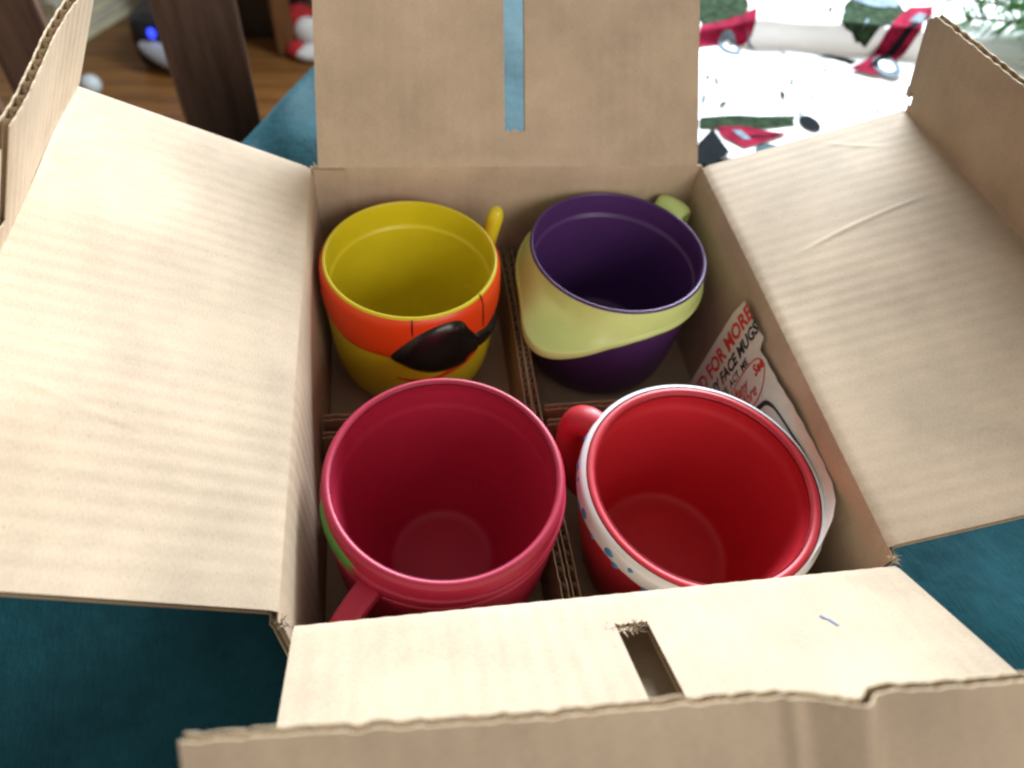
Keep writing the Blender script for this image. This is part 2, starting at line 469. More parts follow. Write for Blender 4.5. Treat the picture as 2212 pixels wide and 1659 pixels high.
# -- front (u runs right -> left)
def side_front():
    W = 2 * HW
    L, ang = 0.1000, R(28)
    yo, zo = YF - L * ca(ang), L * sa(ang)
    A = [((HW, YF, Z(-T)), (-HW, YF, Z(-T))),
         ((HW - .001, YF + .0005, Z(0)), (-HW + .0035, YF + .0005, Z(0))),
         ((HW + .006, yo, Z(zo)), (-HW + .003, yo, Z(zo))),
         ((HW + .002, -0.1660, Z(.080)), (-HW, -0.1570, Z(.080)))]
    P, Lw = seg(A, 0, W, 0.003)
    panel('end_wall', box, P, [(0, W, 0.0, Lw)], wseed=10)
    P, Lf = seg(A, 1, W, 0.003)
    f2 = fuzz(21, 0.0007, 0.6)
    x0, x1 = HW - 0.0052, HW + 0.0048
    fl = panel('end_flap', box, P, [(0.001, x0, 0.0, Lf), (x0, x1, 0.0, lambda u: 0.0135 + f2(u)), (x1, W - 0.0005, 0.0, Lf)], wseed=11, dv=0.0022,
          extra=lambda U, V: 0.0006 * np.sin(U * 60 + 1) * (V / Lf))
    # faint blue pencil tick on the board
    ms = CARD.copy(); ms.name = 'blue_pencil'
    for l in list(ms.node_tree.nodes['Principled BSDF'].inputs['Base Color'].links): ms.node_tree.links.remove(l)
    ms.node_tree.nodes['Principled BSDF'].inputs['Base Color'].default_value = (0.13, 0.21, 0.38, 1)
    uu = HW - np.linspace(0.0585, 0.0615, 8); vv = np.linspace(0.0185, 0.0230, 8) + 0.0004 * np.sin(np.linspace(0, 9, 8))
    e = 1e-4; C0 = P(uu, vv); nn = norm(np.cross(P(uu + e, vv) - P(uu - e, vv), P(uu, vv + e) - P(uu, vv - e)))
    C0 = C0 + nn * (TH / 2 + 0.00022); dx = np.array([0.0004, 0, 0])
    mesh_np('pencil_mark', np.concatenate([C0 - dx, C0 + dx]), [(k, k + 1, k + 9, k + 8) for k in range(7)], ms, parent=fl)
    # second layer of board lying under the slot
    B = [((HW - .02, YF - .004, Z(-.0120)), (-HW + .02, YF - .004, Z(-.0120))), ((HW - .02, yo + .012, Z(zo - .021)), (-HW + .02, yo + .012, Z(zo - .021)))]
    P2, Lb = seg(B, 0, W - .04, 0)
    panel('under_flap', box, P2, [(0, W - .04, 0, Lb)], wseed=12)
    P, Lt = seg(A, 2, W, 0.003)
    fz = fuzz(22, 0.00035)
    # dented fold close to the right hand part of the tab
    def dent(U, V):
        x = HW - U
        rampu = np.clip((x - 0.0055) / 0.0100, 0, 1)
        fall = 1 / (1 + np.exp((x - 0.0182) / 0.0009))
        lip = 0.0012 * np.exp(-((x - 0.0045) / 0.0016) ** 2)
        return (-0.0052 * rampu * fall - lip) * (0.55 + 0.45 * V / Lt) + 0.0006 * np.sin(U * 75)
    panel('end_tab', fl, P, [(0.0, W, 0.0, lambda u: Lt + fz(u))], extra=dent, wseed=13, dv=0.003, wash=0.00007)
side_front()

# -- torn paper fibres at the ends of the slots and the ripped corners
def fibres(parent, pts, n, seed, ln=0.0035, mat=None):
    r = np.random.default_rng(seed); V, Q = [], []
    for k in range(n):
        a = np.array(pts[r.integers(len(pts) - 1)]); i = r.integers(len(pts) - 1); f = r.random()
        o = np.array(pts[i]) * (1 - f) + np.array(pts[i + 1]) * f + r.normal(0, 0.0003, 3)
        d = r.normal(0, 1, 3); d[2] = abs(d[2]) * 0.6; d /= np.linalg.norm(d); sd = np.cross(d, r.normal(0, 1, 3)); sd /= np.linalg.norm(sd)
        L = ln * r.uniform(0.4, 1.0); w_ = r.uniform(0.0001, 0.0006); cu = np.cross(d, sd) * L * r.uniform(-.5, .5)
        b0 = len(V)
        for t in np.linspace(0, 1, 5):
            c = o + d * L * t + cu * t * t; ww = sd * w_ * (1 - 0.75 * t)
            V += [c - ww, c + ww]
        Q += [(b0 + 2 * j, b0 + 2 * j + 1, b0 + 2 * j + 3, b0 + 2 * j + 2) for j in range(4)]
    o = mesh_np('torn_fibres', np.array(V), Q, mat or CARD, parent=parent); o['kind'] = 'stuff'
fa = R(28); ba = R(45)
fy, fzz = YF - 0.0135 * ca(fa), 0.0135 * sa(fa)
fibres(box, [(-0.0052, fy, Z(fzz + .0012)), (0.0052, fy, Z(fzz + .0012))], 46, 41, 0.0032)
by, bz = YB + 0.0165 * ca(ba), 0.0165 * sa(ba)
fibres(box, [(-0.0048, by, Z(bz)), (0.0054, by, Z(bz))], 30, 42, 0.0030)
fibres(box, [(-HW + .002, YF + .002, Z(-.001)), (-HW - .001, YF + .004, Z(-.002))], 26, 43, 0.0030)
fibres(box, [(HW - .002, YF + .003, Z(.0005)), (HW + .001, YF + .005, Z(-.001))], 30, 44, 0.0034)
fibres(box, [(-HW + .001, YB - .001, Z(0)), (-HW + .004, YB + .001, Z(.001))], 16, 45, 0.0022)
fibres(box, [(HW - .003, YB - .001, Z(0)), (HW, YB - .002, Z(0))], 16, 46, 0.0026)

# -- bottom
def bottom():
    A = [((-HW + .002, YF + .002, 0.0022), (HW - .002, YF + .002, 0.0022)), ((-HW + .002, YB - .002, 0.0022), (HW - .002, YB - .002, 0.0022))]
    P, L = seg(A, 0, 2 * HW - .004, 0)
    panel('bottom_panel', box, P, [(0, 2 * HW - .004, 0, L)], wseed=14, dv=0.02)
bottom()
ZFL = 0.0037

# -- dividers between the mugs: doubled strips of board, standing on the bottom
dv = thing('box_divider', 'cross shaped corrugated cardboard divider standing between the four mugs', 'divider', (0, -0.006, ZFL))
def strip(x0, y0, x1, y1, z0, z1, seed):
    Ln = math.hypot(x1 - x0, y1 - y0)
    A = [((x0, y0, z0), (x1, y1, z0)), ((x0, y0, z1), (x1, y1, z1))]
    P, L = seg(A, 0, Ln, 0); fz = fuzz(seed, 0.00035)
    bw = lambda U, V: 0.0008 * np.sin(U * 31 + seed)
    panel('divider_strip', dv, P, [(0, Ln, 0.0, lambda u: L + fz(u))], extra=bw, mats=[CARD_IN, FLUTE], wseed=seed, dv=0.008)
ZD = Z(-0.050)
strip(-0.0965, -0.0015, -0.0075, -0.0015, ZFL, ZD, 31)
strip(-0.0965, -0.0100, -0.0075, -0.0100, ZFL, ZD, 32)
strip(0.0035, -0.0015, 0.0965, -0.0015, ZFL, ZD, 33)
strip(0.0035, -0.0100, 0.0965, -0.0100, ZFL, ZD - .0005, 34)
strip(-0.0035, 0.1080, -0.0035, -0.1095, ZFL, ZD + .0005, 35)
strip(0.0005, 0.1080, 0.0005, -0.1095, ZFL, ZD, 36)

# ---------------------------------------------------------------- mugs
class Mug:
    def __init__(s, name, label, c, zrim, outer, wall, lip, step, mat, inner=None, flr=0.004, mat_in=None, group='plastic mugs in the box'):
        s.c = np.array([c[0], c[1]]); s.z = Z(zrim); s.H = s.z - ZFL - 0.0006
        s.root = thing(name, label, 'mug', (c[0], c[1], ZFL + 0.0006), group)
        o = np.array(outer, float); o[:, 0] *= s.H / o[-1, 0]
        d = catmull(o, 120); s.S, s.Rr = d[:, 0], d[:, 1]
        prof = [(0.0, s.H)]
        rb = s.Rr[-1]
        prof += [(rb * 0.5, s.H), (rb - 0.0015, s.H), (rb - 0.0004, s.H - 0.0004)]
        for k in range(len(s.S) - 2, -1, -1):
            if s.S[k] > lip * 0.5 and s.S[k] < s.H - 0.001: prof.append((s.Rr[k], s.S[k]))
        r0 = s.Rr[0]
        for k in range(9):
            t = math.pi * k / 8
            prof.append((r0 - lip * 0.5 + lip * 0.5 * math.cos(t), lip * 0.5 - lip * 0.5 * math.sin(t)))
        # inside
        hin = s.H - flr
        if inner is not None:
            ii = np.array(inner, float); ii[:, 0] *= s.H / ii[-1, 0]; dd = catmull(ii, 120); IS, IR = dd[:, 0], dd[:, 1]
        for k in range(1, 150):
            q = k / 149 * hin
            r = (np.interp(q, s.S, s.Rr) if inner is None else np.interp(q, IS, IR)) - wall
            rl = r0 - lip
            f = min(1, q / 0.006); r = rl * (1 - f) + r * f
            st = 1 / (1 + math.exp(-(q - step[0]) / step[2])); r -= step[1] * st
            e = hin - q
            if e < 0.0025: r -= 0.0025 - math.sqrt(max(0, 0.0025 ** 2 - (0.0025 - e) ** 2))
            prof.append((max(r, 0.004), q))
        rl = prof[-1][0]
        prof += [(rl * 0.9, hin), (rl * 0.5, hin), (0.0, hin)]
        s.lathe('body', prof, mat)
        s.mat = mat
    def lathe(s, name, prof, mat, seg=112):
        n = len(prof); V = []
        ph = np.linspace(0, 2 * math.pi, seg, endpoint=False)
        pr = np.array(prof)
        X = s.c[0] + np.outer(np.cos(ph), pr[:, 0]); Y = s.c[1] + np.outer(np.sin(ph), pr[:, 0]); Zz = s.z - np.tile(pr[:, 1], (seg, 1))
        V = np.stack([X, Y, Zz], -1).reshape(-1, 3)
        return mesh_np(name, V, grid_quads(seg, n, wrap=True), mat, parent=s.root)
    def rout(s, q): return np.interp(q, s.S, s.Rr)
    def surf(s, phi, q, off):
        r = s.rout(q) + off
        return np.stack([s.c[0] + r * np.cos(phi), s.c[1] + r * np.sin(phi), s.z - q + 0 * phi], -1)
    def band(s, name, stop, sbot, h, mat, p0=-180, p1=180, n=160, m=18):
        ph = np.linspace(p0, p1, n); t = np.linspace(0, 1, m)
        PH, Tt = np.meshgrid(ph, t, indexing='ij')
        sb = sbot(PH) if callable(sbot) else sbot
        stp = stop(PH) if callable(stop) else stop
        S = stp + (sb - stp) * Tt
        off = (h + 0.0004) * (1 - np.abs(2 * Tt - 1) ** 9) - 0.0004
        if p1 - p0 < 359: off = (off + 0.0004) * np.clip(np.minimum(PH - p0, p1 - PH) / 4, 0, 1) ** 0.5 - 0.0004
        V = s.surf(np.radians(PH), S, off).reshape(-1, 3)
        return mesh_np(name, V, grid_quads(n, m), mat, parent=s.root)
    def patch(s, name, pts, h, mat, ctr=None, rings=10, n=96, pw=3.0, parent=None, base=-0.0004):
        b = catmull(pts, n, closed=True); c = np.array(ctr) if ctr else b.mean(0)
        V = [c]; t = np.linspace(0, 1, rings + 1)[1:]
        pts2 = np.concatenate([[c]] + [c + (b - c) * k for k in t]); tt = np.concatenate([[0]] + [np.full(n, k) for k in t])
        off = base + (h - base) * (1 - tt ** pw)
        V = s.surf(np.radians(pts2[:, 0]), pts2[:, 1], off)
        F = []
        for i in range(n): F.append((0, 1 + i, 1 + (i + 1) % n, 1 + (i + 1) % n))
        for k in range(rings - 1):
            for i in range(n):
                a = 1 + k * n + i; bb = 1 + k * n + (i + 1) % n; F.append((a, a + n, bb + n, bb))
        F = [tuple(dict.fromkeys(f)) for f in F]
        m = bpy.data.meshes.new(name); m.from_pydata((V - world_loc(parent or s.root)).tolist(), [], F); m.materials.append(mat)
        m.polygons.foreach_set('use_smooth', [True] * len(m.polygons)); m.update()
        return link(name, m, parent or s.root)
    def handle(s, name, phi, pts, wid, thick, mat, sq=2.4, n=64, m=28, cap=False):
        """pts: (r, s) path in the vertical plane at angle phi; cross-section superellipse wid (tangential) x thick."""
        P = catmull(pts, n); Tn = np.gradient(P, axis=0); Tn /= np.linalg.norm(Tn, axis=1)[:, None]
        Nn = np.stack([-Tn[:, 1], Tn[:, 0]], -1)
        a = np.linspace(0, 2 * math.pi, m, endpoint=False)
        ca_ = np.sign(np.cos(a)) * np.abs(np.cos(a)) ** (2 / sq); sa_ = np.sign(np.sin(a)) * np.abs(np.sin(a)) ** (2 / sq)
        ph = R(phi); er = np.array([math.cos(ph), math.sin(ph), 0]); et = np.array([-math.sin(ph), math.cos(ph), 0]); ez = np.array([0, 0, -1.0])
        o = np.array([s.c[0], s.c[1], s.z])
        wv = wid if hasattr(wid, '__len__') else [wid] * n
        wv = np.interp(np.linspace(0, 1, n), np.linspace(0, 1, len(wv)), wv)
        V = []
        sc_ = np.ones(n)
        if cap:
            ln = np.linalg.norm(np.gradient(P, axis=0), axis=1)[-1]
            for k in range(n):
                e = (n - 1 - k) * ln / (thick / 2)
                if e < 1: sc_[k] = math.sqrt(max(0.0, 1 - (1 - e) ** 2))
        for k in range(n):
            for j in range(m):
                q = P[k] + Nn[k] * sa_[j] * thick / 2 * sc_[k]
                V.append(o + er * q[0] + ez * q[1] + et * ca_[j] * wv[k] / 2 * sc_[k])
        q = grid_quads(n, m)  # open along section, add wrap
        i = np.arange(n - 1); w2 = np.stack([i * m + m - 1, (i + 1) * m + m - 1, (i + 1) * m, i * m], -1)
        return mesh_np(name, V, np.concatenate([q, w2]), mat, parent=s.root)

# yellow mug with orange hat band
y = Mug('mug', 'yellow plastic mug with an orange-red band and black patch, back left in the box', (-0.0543, 0.0587), -0.010,
        [(0, .0398), (.010, .0406), (.025, .0410), (.045, .0403), (.060, .0388), (.069, .0358), (.0745, .0312), (.0775, .0268)], .0020, .0016, (.0145, .0012, .00018), M_YEL,
        inner=[(0, .0398), (.015, .0402), (.03, .0392), (.045, .0372), (.06, .0340), (.0775, .0280)])
gs = lambda x, c, w: np.exp(-((x - c) / w) ** 2)
yb = lambda p: 0.0175 + 0.0090 * gs(p, -118, 46) + 0.0055 * gs(p, -35, 30) + 0.0007 * np.sin(np.radians(p * 7))
y.band('hat_band', 0.0007, yb, 0.0013, M_ORG)
bp_ = y.patch('black_patch', [(-107.7, .0240), (-104.3, .0186), (-92.6, .0092), (-80.6, .0040), (-67.9, .0028), (-59.3, .0055), (-54, .0125), (-46, .022), (-43, .0295), (-52, .0325), (-58, .0365), (-78.4, .0362), (-92.3, .0325), (-102.1, .0275)], 0.0042, M_BLK, ctr=(-74, .020), pw=7)
y.patch('black_arm', [(-56, .0215), (-48, .0185), (-34.5, .0225), (-22, .0200), (-16, .0215), (-20, .0262), (-33, .0305), (-45, .0318), (-55, .029)], 0.0034, M_BLK, ctr=(-40, .0255), parent=bp_)
y.patch('seam_line', [(-92.6, .0014), (-91.6, .0014), (-91.6, .0095), (-92.6, .0095)], 0.0016, M_BLK, n=24, pw=6)
y.patch('seam_line', [(-43.6, .0012), (-42.6, .0012), (-42.0, .0200), (-43.0, .0200)], 0.0016, M_BLK, n=24, pw=6)
y.patch('painted_stroke', [(-106, .0388), (-98, .0400), (-88, .0402), (-75, .0395), (-62, .0355), (-44, .0335), (-40, .0345), (-46, .0375), (-60, .0400), (-76, .0425), (-92, .0425), (-103, .0410)], 0.00045, M_ORG, ctr=(-76, .0410), pw=8)
y.handle('handle', 33, [(.0375, .0420), (.0425, .0340), (.0455, .0220), (.0478, .0110), (.0500, .0030), (.0520, -.0042)], .0082, .0082, M_YEL, sq=2, cap=True)

# purple mug with lime brim
pm = Mug('mug', 'purple plastic mug with a wide lime green brim, back right in the box', (0.0460, 0.0630), -0.012,
         [(0, .0433), (.006, .0432), (.02, .0428), (.04, .0418), (.06, .0398), (.070, .0372), (.0740, .0340), (.0755, .0315)], .0020, .0016, (.0125, .0014, .00020), M_PUR)
BR = np.array([(-200, .0487, .0190), (-180, .0488, .0210), (-169, .0494, .0225), (-158, .0530, .0230), (-150, .0578, .0232), (-142, .0634, .0232), (-135, .0656, .0232), (-128, .0636, .0232), (-121, .0588, .0226), (-105, .0498, .0200), (-90, .0466, .0175), (-76, .0456, .0158), (-57, .0456, .0155), (-45, .0456, .0155), (-25, .0456, .0155), (0, .0453, .0145), (60, .0460, .0140), (120, .0466, .0150), (142, .0480, .0165), (160, .0487, .0190), (180, .0488, .0210)])
def brim():
    n = 220; ph = np.linspace(-180, 180, n, endpoint=False)
    pr = np.concatenate([ph[-20:] - 360, ph, ph[:20] + 360])
    Rb = np.interp(ph, BR[:, 0], BR[:, 1]); Sb = np.interp(ph, BR[:, 0], BR[:, 2])
    ker = np.hanning(11); ker /= ker.sum()
    sm = lambda a: np.convolve(np.concatenate([a[-5:], a, a[:5]]), ker, 'valid')
    Rb, Sb = sm(Rb), sm(Sb)
    rows = []
    r0, s0 = pm.rout(0.0012) + 0.0002, 0.0010
    ex = np.clip((Rb - 0.046) / 0.018, 0, 1)             # how far the brim sticks out here
    lipH = 0.0035 + 0.0022 * ex
    for k in range(20):
        t = k / 19
        f = t ** (1.0 + 2.0 * ex); g = t ** (1.0 - 0.48 * ex)
        rows.append((r0 + (Rb - 0.0010 - r0) * f, s0 + (Sb - lipH - s0) * g))
    for k in range(1, 11):
        t = k / 10 * math.pi
        rows.append((Rb - 0.0010 + 0.0010 * np.sin(t), Sb - lipH + lipH * (1 - np.cos(t)) / 2))
    for t in (0.3, 0.7, 1.0):
        rows.append(((Rb - 0.0010) * (1 - t) + (pm.rout(Sb) - 0.0006) * t, Sb + 0.0010 * t - .0003 * ex))
    Rr = np.array([r for r, _ in rows]).T; Ss = np.array([s for _, s in rows]).T
    P = np.radians(ph)[:, None]
    V = np.stack([pm.c[0] + Rr * np.cos(P), pm.c[1] + Rr * np.sin(P), pm.z - Ss], -1).reshape(-1, 3)
    mesh_np('brim', V, grid_quads(n, len(rows), wrap=True), M_LIM, parent=pm.root)
brim()
pm.handle('handle', 43, [(.0462, .0150), (.0475, .0095), (.0515, .0045), (.0560, .0050), (.0580, .0105), (.0585, .02), (.056, .038), (.047, .050), (.0385, .052)], [.014, .017, .019, .018, .016, .014, .013], .0065, M_LIM, sq=2.2)

# crimson mug, front left
rm = Mug('mug', 'crimson plastic mug with plain rounded rim and green leaf, front left in the box', (-0.0475, -0.0577), -0.008,
         [(0, .0432), (.005, .0438), (.020, .0442), (.040, .0440), (.058, .0428), (.069, .0395), (.0755, .0345), (.0795, .0290)], .0026, .0030, (.0150, .0008, .0007), M_CRM, flr=.0045,
         inner=[(0, .0432), (.004, .0438), (.010, .0436), (.022, .0424), (.04, .0388), (.06, .0322), (.072, .0268), (.0795, .0238)])
rm.band('rim_ridge', 0.0085, lambda p: 0.0125 + 0.0016 * np.sin(np.radians(p * 2 + 60)), 0.0009, M_CRM)
rm.band('rim_ridge', lambda p: 0.0165 + 0.002 * np.sin(np.radians(p * 2 + 60)), lambda p: 0.0205 + 0.003 * np.sin(np.radians(p * 2 + 60)), 0.0006, M_CRM)
rm.patch('green_leaf', [(-128, .0125), (-138, .0075), (-150, .0060), (-165, .0050), (-174, .0055), (-178, .010), (-174, .0150), (-170, .0160), (-165, .0160), (-148, .0150), (-135, .0145)], 0.0013, M_GRN, ctr=(-163, .0105), pw=5)
rm.handle('handle', -129, [(.0428, .0165), (.0455, .0152), (.0520, .0155), (.0600, .0185), (.0640, .0260), (.0640, .036), (.060, .048), (.050, .058), (.046, .061), (.0415, .061)], .0092, .0062, M_CRM, sq=4)

# bright red mug with white spotted band, front right
wm = Mug('mug', 'bright red plastic mug with white blue-spotted rim band, front right in the box', (0.0500, -0.0655), -0.0150,
         [(0, .0455), (.005, .0458), (.012, .0455), (.028, .0436), (.048, .0398), (.064, .0362), (.070, .0335), (.0725, .0300)], .0036, .0042, (.0095, .0012, .0009), M_RED, flr=.005)
wb = lambda p: 0.0108 + 0.0008 * np.sin(np.radians(p * 3)) + 0.0004 * np.sin(np.radians(p * 8 + 40))
bnd = wm.band('spotted_band', 0.0002, wb, 0.0017, M_WHT)
for i, (p, s_, r_) in enumerate([(-172, .0058, 1.0), (-151, .0050, 1.0), (-146, .0090, .7), (-124, .0062, 1.1), (-130, .0095, .6), (164, .0052, .9), (150, .0030, .8), (12, .0050, 1.0), (-28, .0055, .9), (-85, .0055, .9), (-103, .0070, .8), (62, .0055, .8), (100, .0050, .8), (-60, .005, .8), (-162, .0090, .5), (-139, .0035, .5), (-116, .0085, .6), (-108, .0040, .5), (-178, .0085, .5), (172, .0035, .5), (28, .0045, .5), (-8, .0065, .5), (-40, .0040, .6)]):
    a = np.linspace(0, 2 * math.pi, 9, endpoint=False)
    rr = 0.0026 * r_
    pts = [(p + math.degrees(rr * math.cos(t) * (1 + .15 * math.sin(3 * t + i)) / .047), s_ + rr * math.sin(t) * (1 + .2 * math.cos(2 * t + i))) for t in a]
    wm.patch('blue_spot', pts, 0.00215, M_BLU, n=20, rings=4, pw=6, parent=bnd, base=0.0011)
wm.handle('handle', 137, [(.0448, .0085), (.0475, .0070), (.0515, .0072), (.0550, .0105), (.0562, .018), (.0550, .030), (.051, .042), (.046, .050), (.0400, .051)], [.0125, .013, .013, .013, .0125, .012], .0120, M_RED, sq=2.2)

# ---------------------------------------------------------------- leaflet standing between the red mug and the right wall
def leaflet():
    top = np.array([(.0952, .0235), (.0955, .010), (.0958, -.003), (.0955, -.018), (.0958, -.034), (.0966, -.052), (.0970, -.067), (.0950, -.0800), (.0885, -.0920), (.0800, -.1005), (.0720, -.1060)])
    bot = np.array([(.0850, .0200), (.0862, .008), (.0872, -.004), (.0882, -.018), (.0895, -.034), (.0915, -.052), (.0925, -.067), (.0905, -.0800), (.0840, -.0915), (.0760, -.0985), (.0690, -.1030)])
    n = 90; tp = catmull(top, n); bt = catmull(bot, n)
    arc = np.concatenate([[0], np.cumsum(np.linalg.norm(np.diff(tp, axis=0), axis=1))])
    Hh = 0.074
    ztop = Z(-0.0085)
    def pos(a, b, off=0.0):
        """a metres along the sheet, b metres down from the top edge"""
        a = np.asarray(a, float); b = np.asarray(b, float)
        f = b / Hh
        def at(aa):
            x = (1 - f) * np.interp(aa, arc, tp[:, 0]) + f * np.interp(aa, arc, bt[:, 0]); yy = (1 - f) * np.interp(aa, arc, tp[:, 1]) + f * np.interp(aa, arc, bt[:, 1])
            return x, yy
        x, yy = at(a); x2, y2 = at(a + .0005)
        d = np.hypot(x2 - x, y2 - yy) + 1e-9
        nx, ny = (y2 - yy) / d, -(x2 - x) / d          # points to -x (into the box)
        bend = 0.0005 * np.sin(a * 120 + b * 40)
        return np.stack([x + nx * (off + bend), yy + ny * (off + bend), ztop - b], -1)
    t = thing('leaflet', 'crumpled white printed leaflet standing between the red mug and the right box wall', 'leaflet', (0.0905, -0.03, ZFL))
    na, nb = 130, 40
    A = np.linspace(0, arc[-1], na)
    def tb(a):    # torn top edge
        e = 0.0004 * np.sin(a * 160) + 0.0002 * np.sin(a * 700)
        e = e + 0.0055 * np.clip((a - .0245) / .0022, 0, 1) - 0.0045 * np.clip((a - .030) / .028, 0, 1)
        e = e + 0.006 * np.clip((a - .112) / .02, 0, 1)
        return e
    tA = tb(A)
    AA = np.repeat(A[:, None], nb, 1)
    Bb = tA[:, None] + (Hh - tA[:, None]) * np.linspace(0, 1, nb)
    # the free end is cut on a slant, its corner drawn out to a tip
    sl = 0.0045 * np.clip((Bb - 0.006) / 0.06, 0, 1) - 0.0020 * np.exp(-(Bb / 0.006) ** 2)
    AA = AA + np.clip(1 - AA / 0.03, 0, 1) * sl * -1.0 + 0
    AA = np.clip(AA, 0.0, None) + 0.0
    f = pos(AA, Bb).reshape(-1, 3); bk = pos(AA, Bb, -0.00022).reshape(-1, 3)
    q = grid_quads(na, nb)
    mesh_np('sheet', np.concatenate([f, bk]), np.concatenate([q, q[:, ::-1] + len(f)]), M_PAPER, parent=t)
    def text(body, size, a0, b0, mat, shear=0.0, sx=1.0, bold=0.0, name='lettering', rot=0.0):
        c = bpy.data.curves.new('txt', 'FONT'); c.body = body; c.size = size; c.shear = shear; c.offset = bold; c.resolution_u = 2
        o = bpy.data.objects.new('txt', c); COL.objects.link(o)
        bpy.context.view_layer.update()
        m = bpy.data.meshes.new_from_object(o.evaluated_get(bpy.context.evaluated_depsgraph_get()))
        bpy.data.objects.remove(o); bpy.data.curves.remove(c)
        bm = bmesh.new(); bm.from_mesh(m)
        bmesh.ops.triangulate(bm, faces=bm.faces[:])
        co = np.array([v.co[:] for v in bm.verts])
        cx, cy = co[:, 0] * sx, co[:, 1]
        x_ = cx * math.cos(rot) - cy * math.sin(rot); y_ = cx * math.sin(rot) + cy * math.cos(rot)
        W = pos(a0 - y_, b0 - x_, 0.00025) - world_loc(t)      # reading direction: upwards; lines advance along the sheet
        for v, p in zip(bm.verts, W): v.co = p
        bm.normal_update(); bm.to_mesh(m); bm.free(); m.name = name
        m.materials.clear(); m.materials.append(mat)
        return link(name, m, t)
    text('SEND FOR MORE', 0.0112, 0.0125, 0.0690, M_INKR, sx=0.82, bold=0.00035)
    text('FUNNY FACE MUGS', 0.0078, 0.0205, 0.0640, M_INKK, shear=0.25, sx=0.92, bold=0.00025)
    text('PLACE  ACT  ME', 0.0050, 0.0262, 0.0500, M_INKK, shear=0.1, sx=0.95, bold=0.0001)
    text('Many', 0.0085, 0.0350, 0.0370, M_INKR, shear=0.35, sx=0.8, bold=0.0001)
    text('More', 0.0085, 0.0415, 0.0330, M_INKR, shear=0.35, sx=0.8, bold=0.0001)
    text('See', 0.0072, 0.0345, 0.0150, M_INKR, shear=0.2, sx=0.8, bold=0.0003)
    def stroke(pts, wid, mat, closed=False, name='drawn_line'):
        P = catmull(pts, 60, closed); d = np.gradient(P, axis=0); d /= np.linalg.norm(d, axis=1)[:, None] + 1e-12
        nn = np.stack([-d[:, 1], d[:, 0]], -1)
        ww = wid if np.isscalar(wid) else np.interp(np.linspace(0, 1, 60), np.linspace(0, 1, len(wid)), wid)[:, None]
        l, r = P + nn * ww / 2, P - nn * ww / 2
        V = np.concatenate([pos(l[:, 0], l[:, 1], 0.00028), pos(r[:, 0], r[:, 1], 0.00028)])
        i = np.arange(59); Q = np.stack([i, i + 1, i + 61, i + 60], -1)
        if closed: Q = np.concatenate([Q, [[59, 0, 60, 119]]])
        mesh_np(name, V, Q, mat, parent=t)
    stroke([(.0270, .024), (.0285, .010), (.0350, .007), (.0430, .016), (.0440, .030), (.0390, .042), (.0310, .042)], 0.0006, M_INKR, True)
    stroke([(.0475, .0250), (.0485, .0160), (.0530, .0120), (.0600, .0100), (.0700, .0090), (.0820, .0085), (.0950, .010)], [.0030, .0022, .0012, .0011, .0014, .0018], M_INKK)
    stroke([(.0475, .0250), (.0470, .0330), (.0480, .0420)], [.0030, .0020, .0012], M_INKK)
    stroke([(.0520, .0180), (.0515, .0300), (.0520, .0420)], 0.0009, M_INKK)
leaflet()

# ---------------------------------------------------------------- printed white fabric behind the box
M_FAB = plain('white_printed_fabric', (0.80, 0.80, 0.80), 0.85, 0.03, 40, 0.2)
M_PRR = plain('print_red', (0.20, 0.008, 0.030), 1.0, 0.5, 90, 0.05)
M_PRG = plain('print_green', (0.020, 0.036, 0.018), 1.0, 0.7, 160, 0.05)
M_PRK = plain('print_black', (0.006, 0.008, 0.010), 1.0, 0.3, 80, 0.05)
M_PRS = plain('print_grey_blue', (0.15, 0.19, 0.23), 1.0, 0.4, 120, 0.05)
def fab_h(x, yy):
    x = np.asarray(x, float); yy = np.asarray(yy, float)
    d = yy - (0.4130 - 0.10 * (x - 0.27) + 0.006 * np.sin(x * 25))
    st = np.clip(d / 0.013, 0, 1); st = st * st * (3 - 2 * st)
    h = 0.0045 + 0.020 * st * np.clip((x - 0.20) / 0.08, 0.0, 1)
    h = h + 0.0016 * np.sin(x * 33 + yy * 17) + 0.0012 * np.sin(yy * 48 - x * 14 + 1.0) + 0.0007 * np.sin(x * 90 + 3 * np.sin(yy * 30))
    return h
fab = thing('printed_fabric', 'white holiday fabric printed with red trucks and green trees, spread behind the box', 'fabric', (0.4, 0.45, 0.0))
def fabric():
    nx, ny = 240, 200
    gx = np.linspace(0, 1, nx); gy = np.linspace(0, 1, ny)
    GX, GY = np.meshgrid(gx, gy, indexing='ij')
    X = 0.125 + 0.03 * np.sin(GY * 7) * (1 - GX) + GX * 0.95 + 0.02 * GY
    Y = 0.2360 + 0.012 * np.sin(GX * 14) * (1 - GY) + 0.05 * np.clip(1 - GX * 7, 0, 1) * 0 + GY * 0.75 - 0.12 * np.clip(GX - .12, 0, 1) * (1 - GY)
    h = fab_h(X, Y)
    edge = np.minimum(np.minimum(GX, GY) * 30, 1)
    h = 0.0022 + (h - 0.0022) * edge
    V = np.stack([X, Y, h], -1).reshape(-1, 3); n = len(V)
    V2 = V - np.array([0, 0, 0.0006])
    q = grid_quads(nx, ny)
    mesh_np('cloth', np.concatenate([V, V2]), np.concatenate([q, q[:, ::-1] + n]), M_FAB, parent=fab)
fabric()
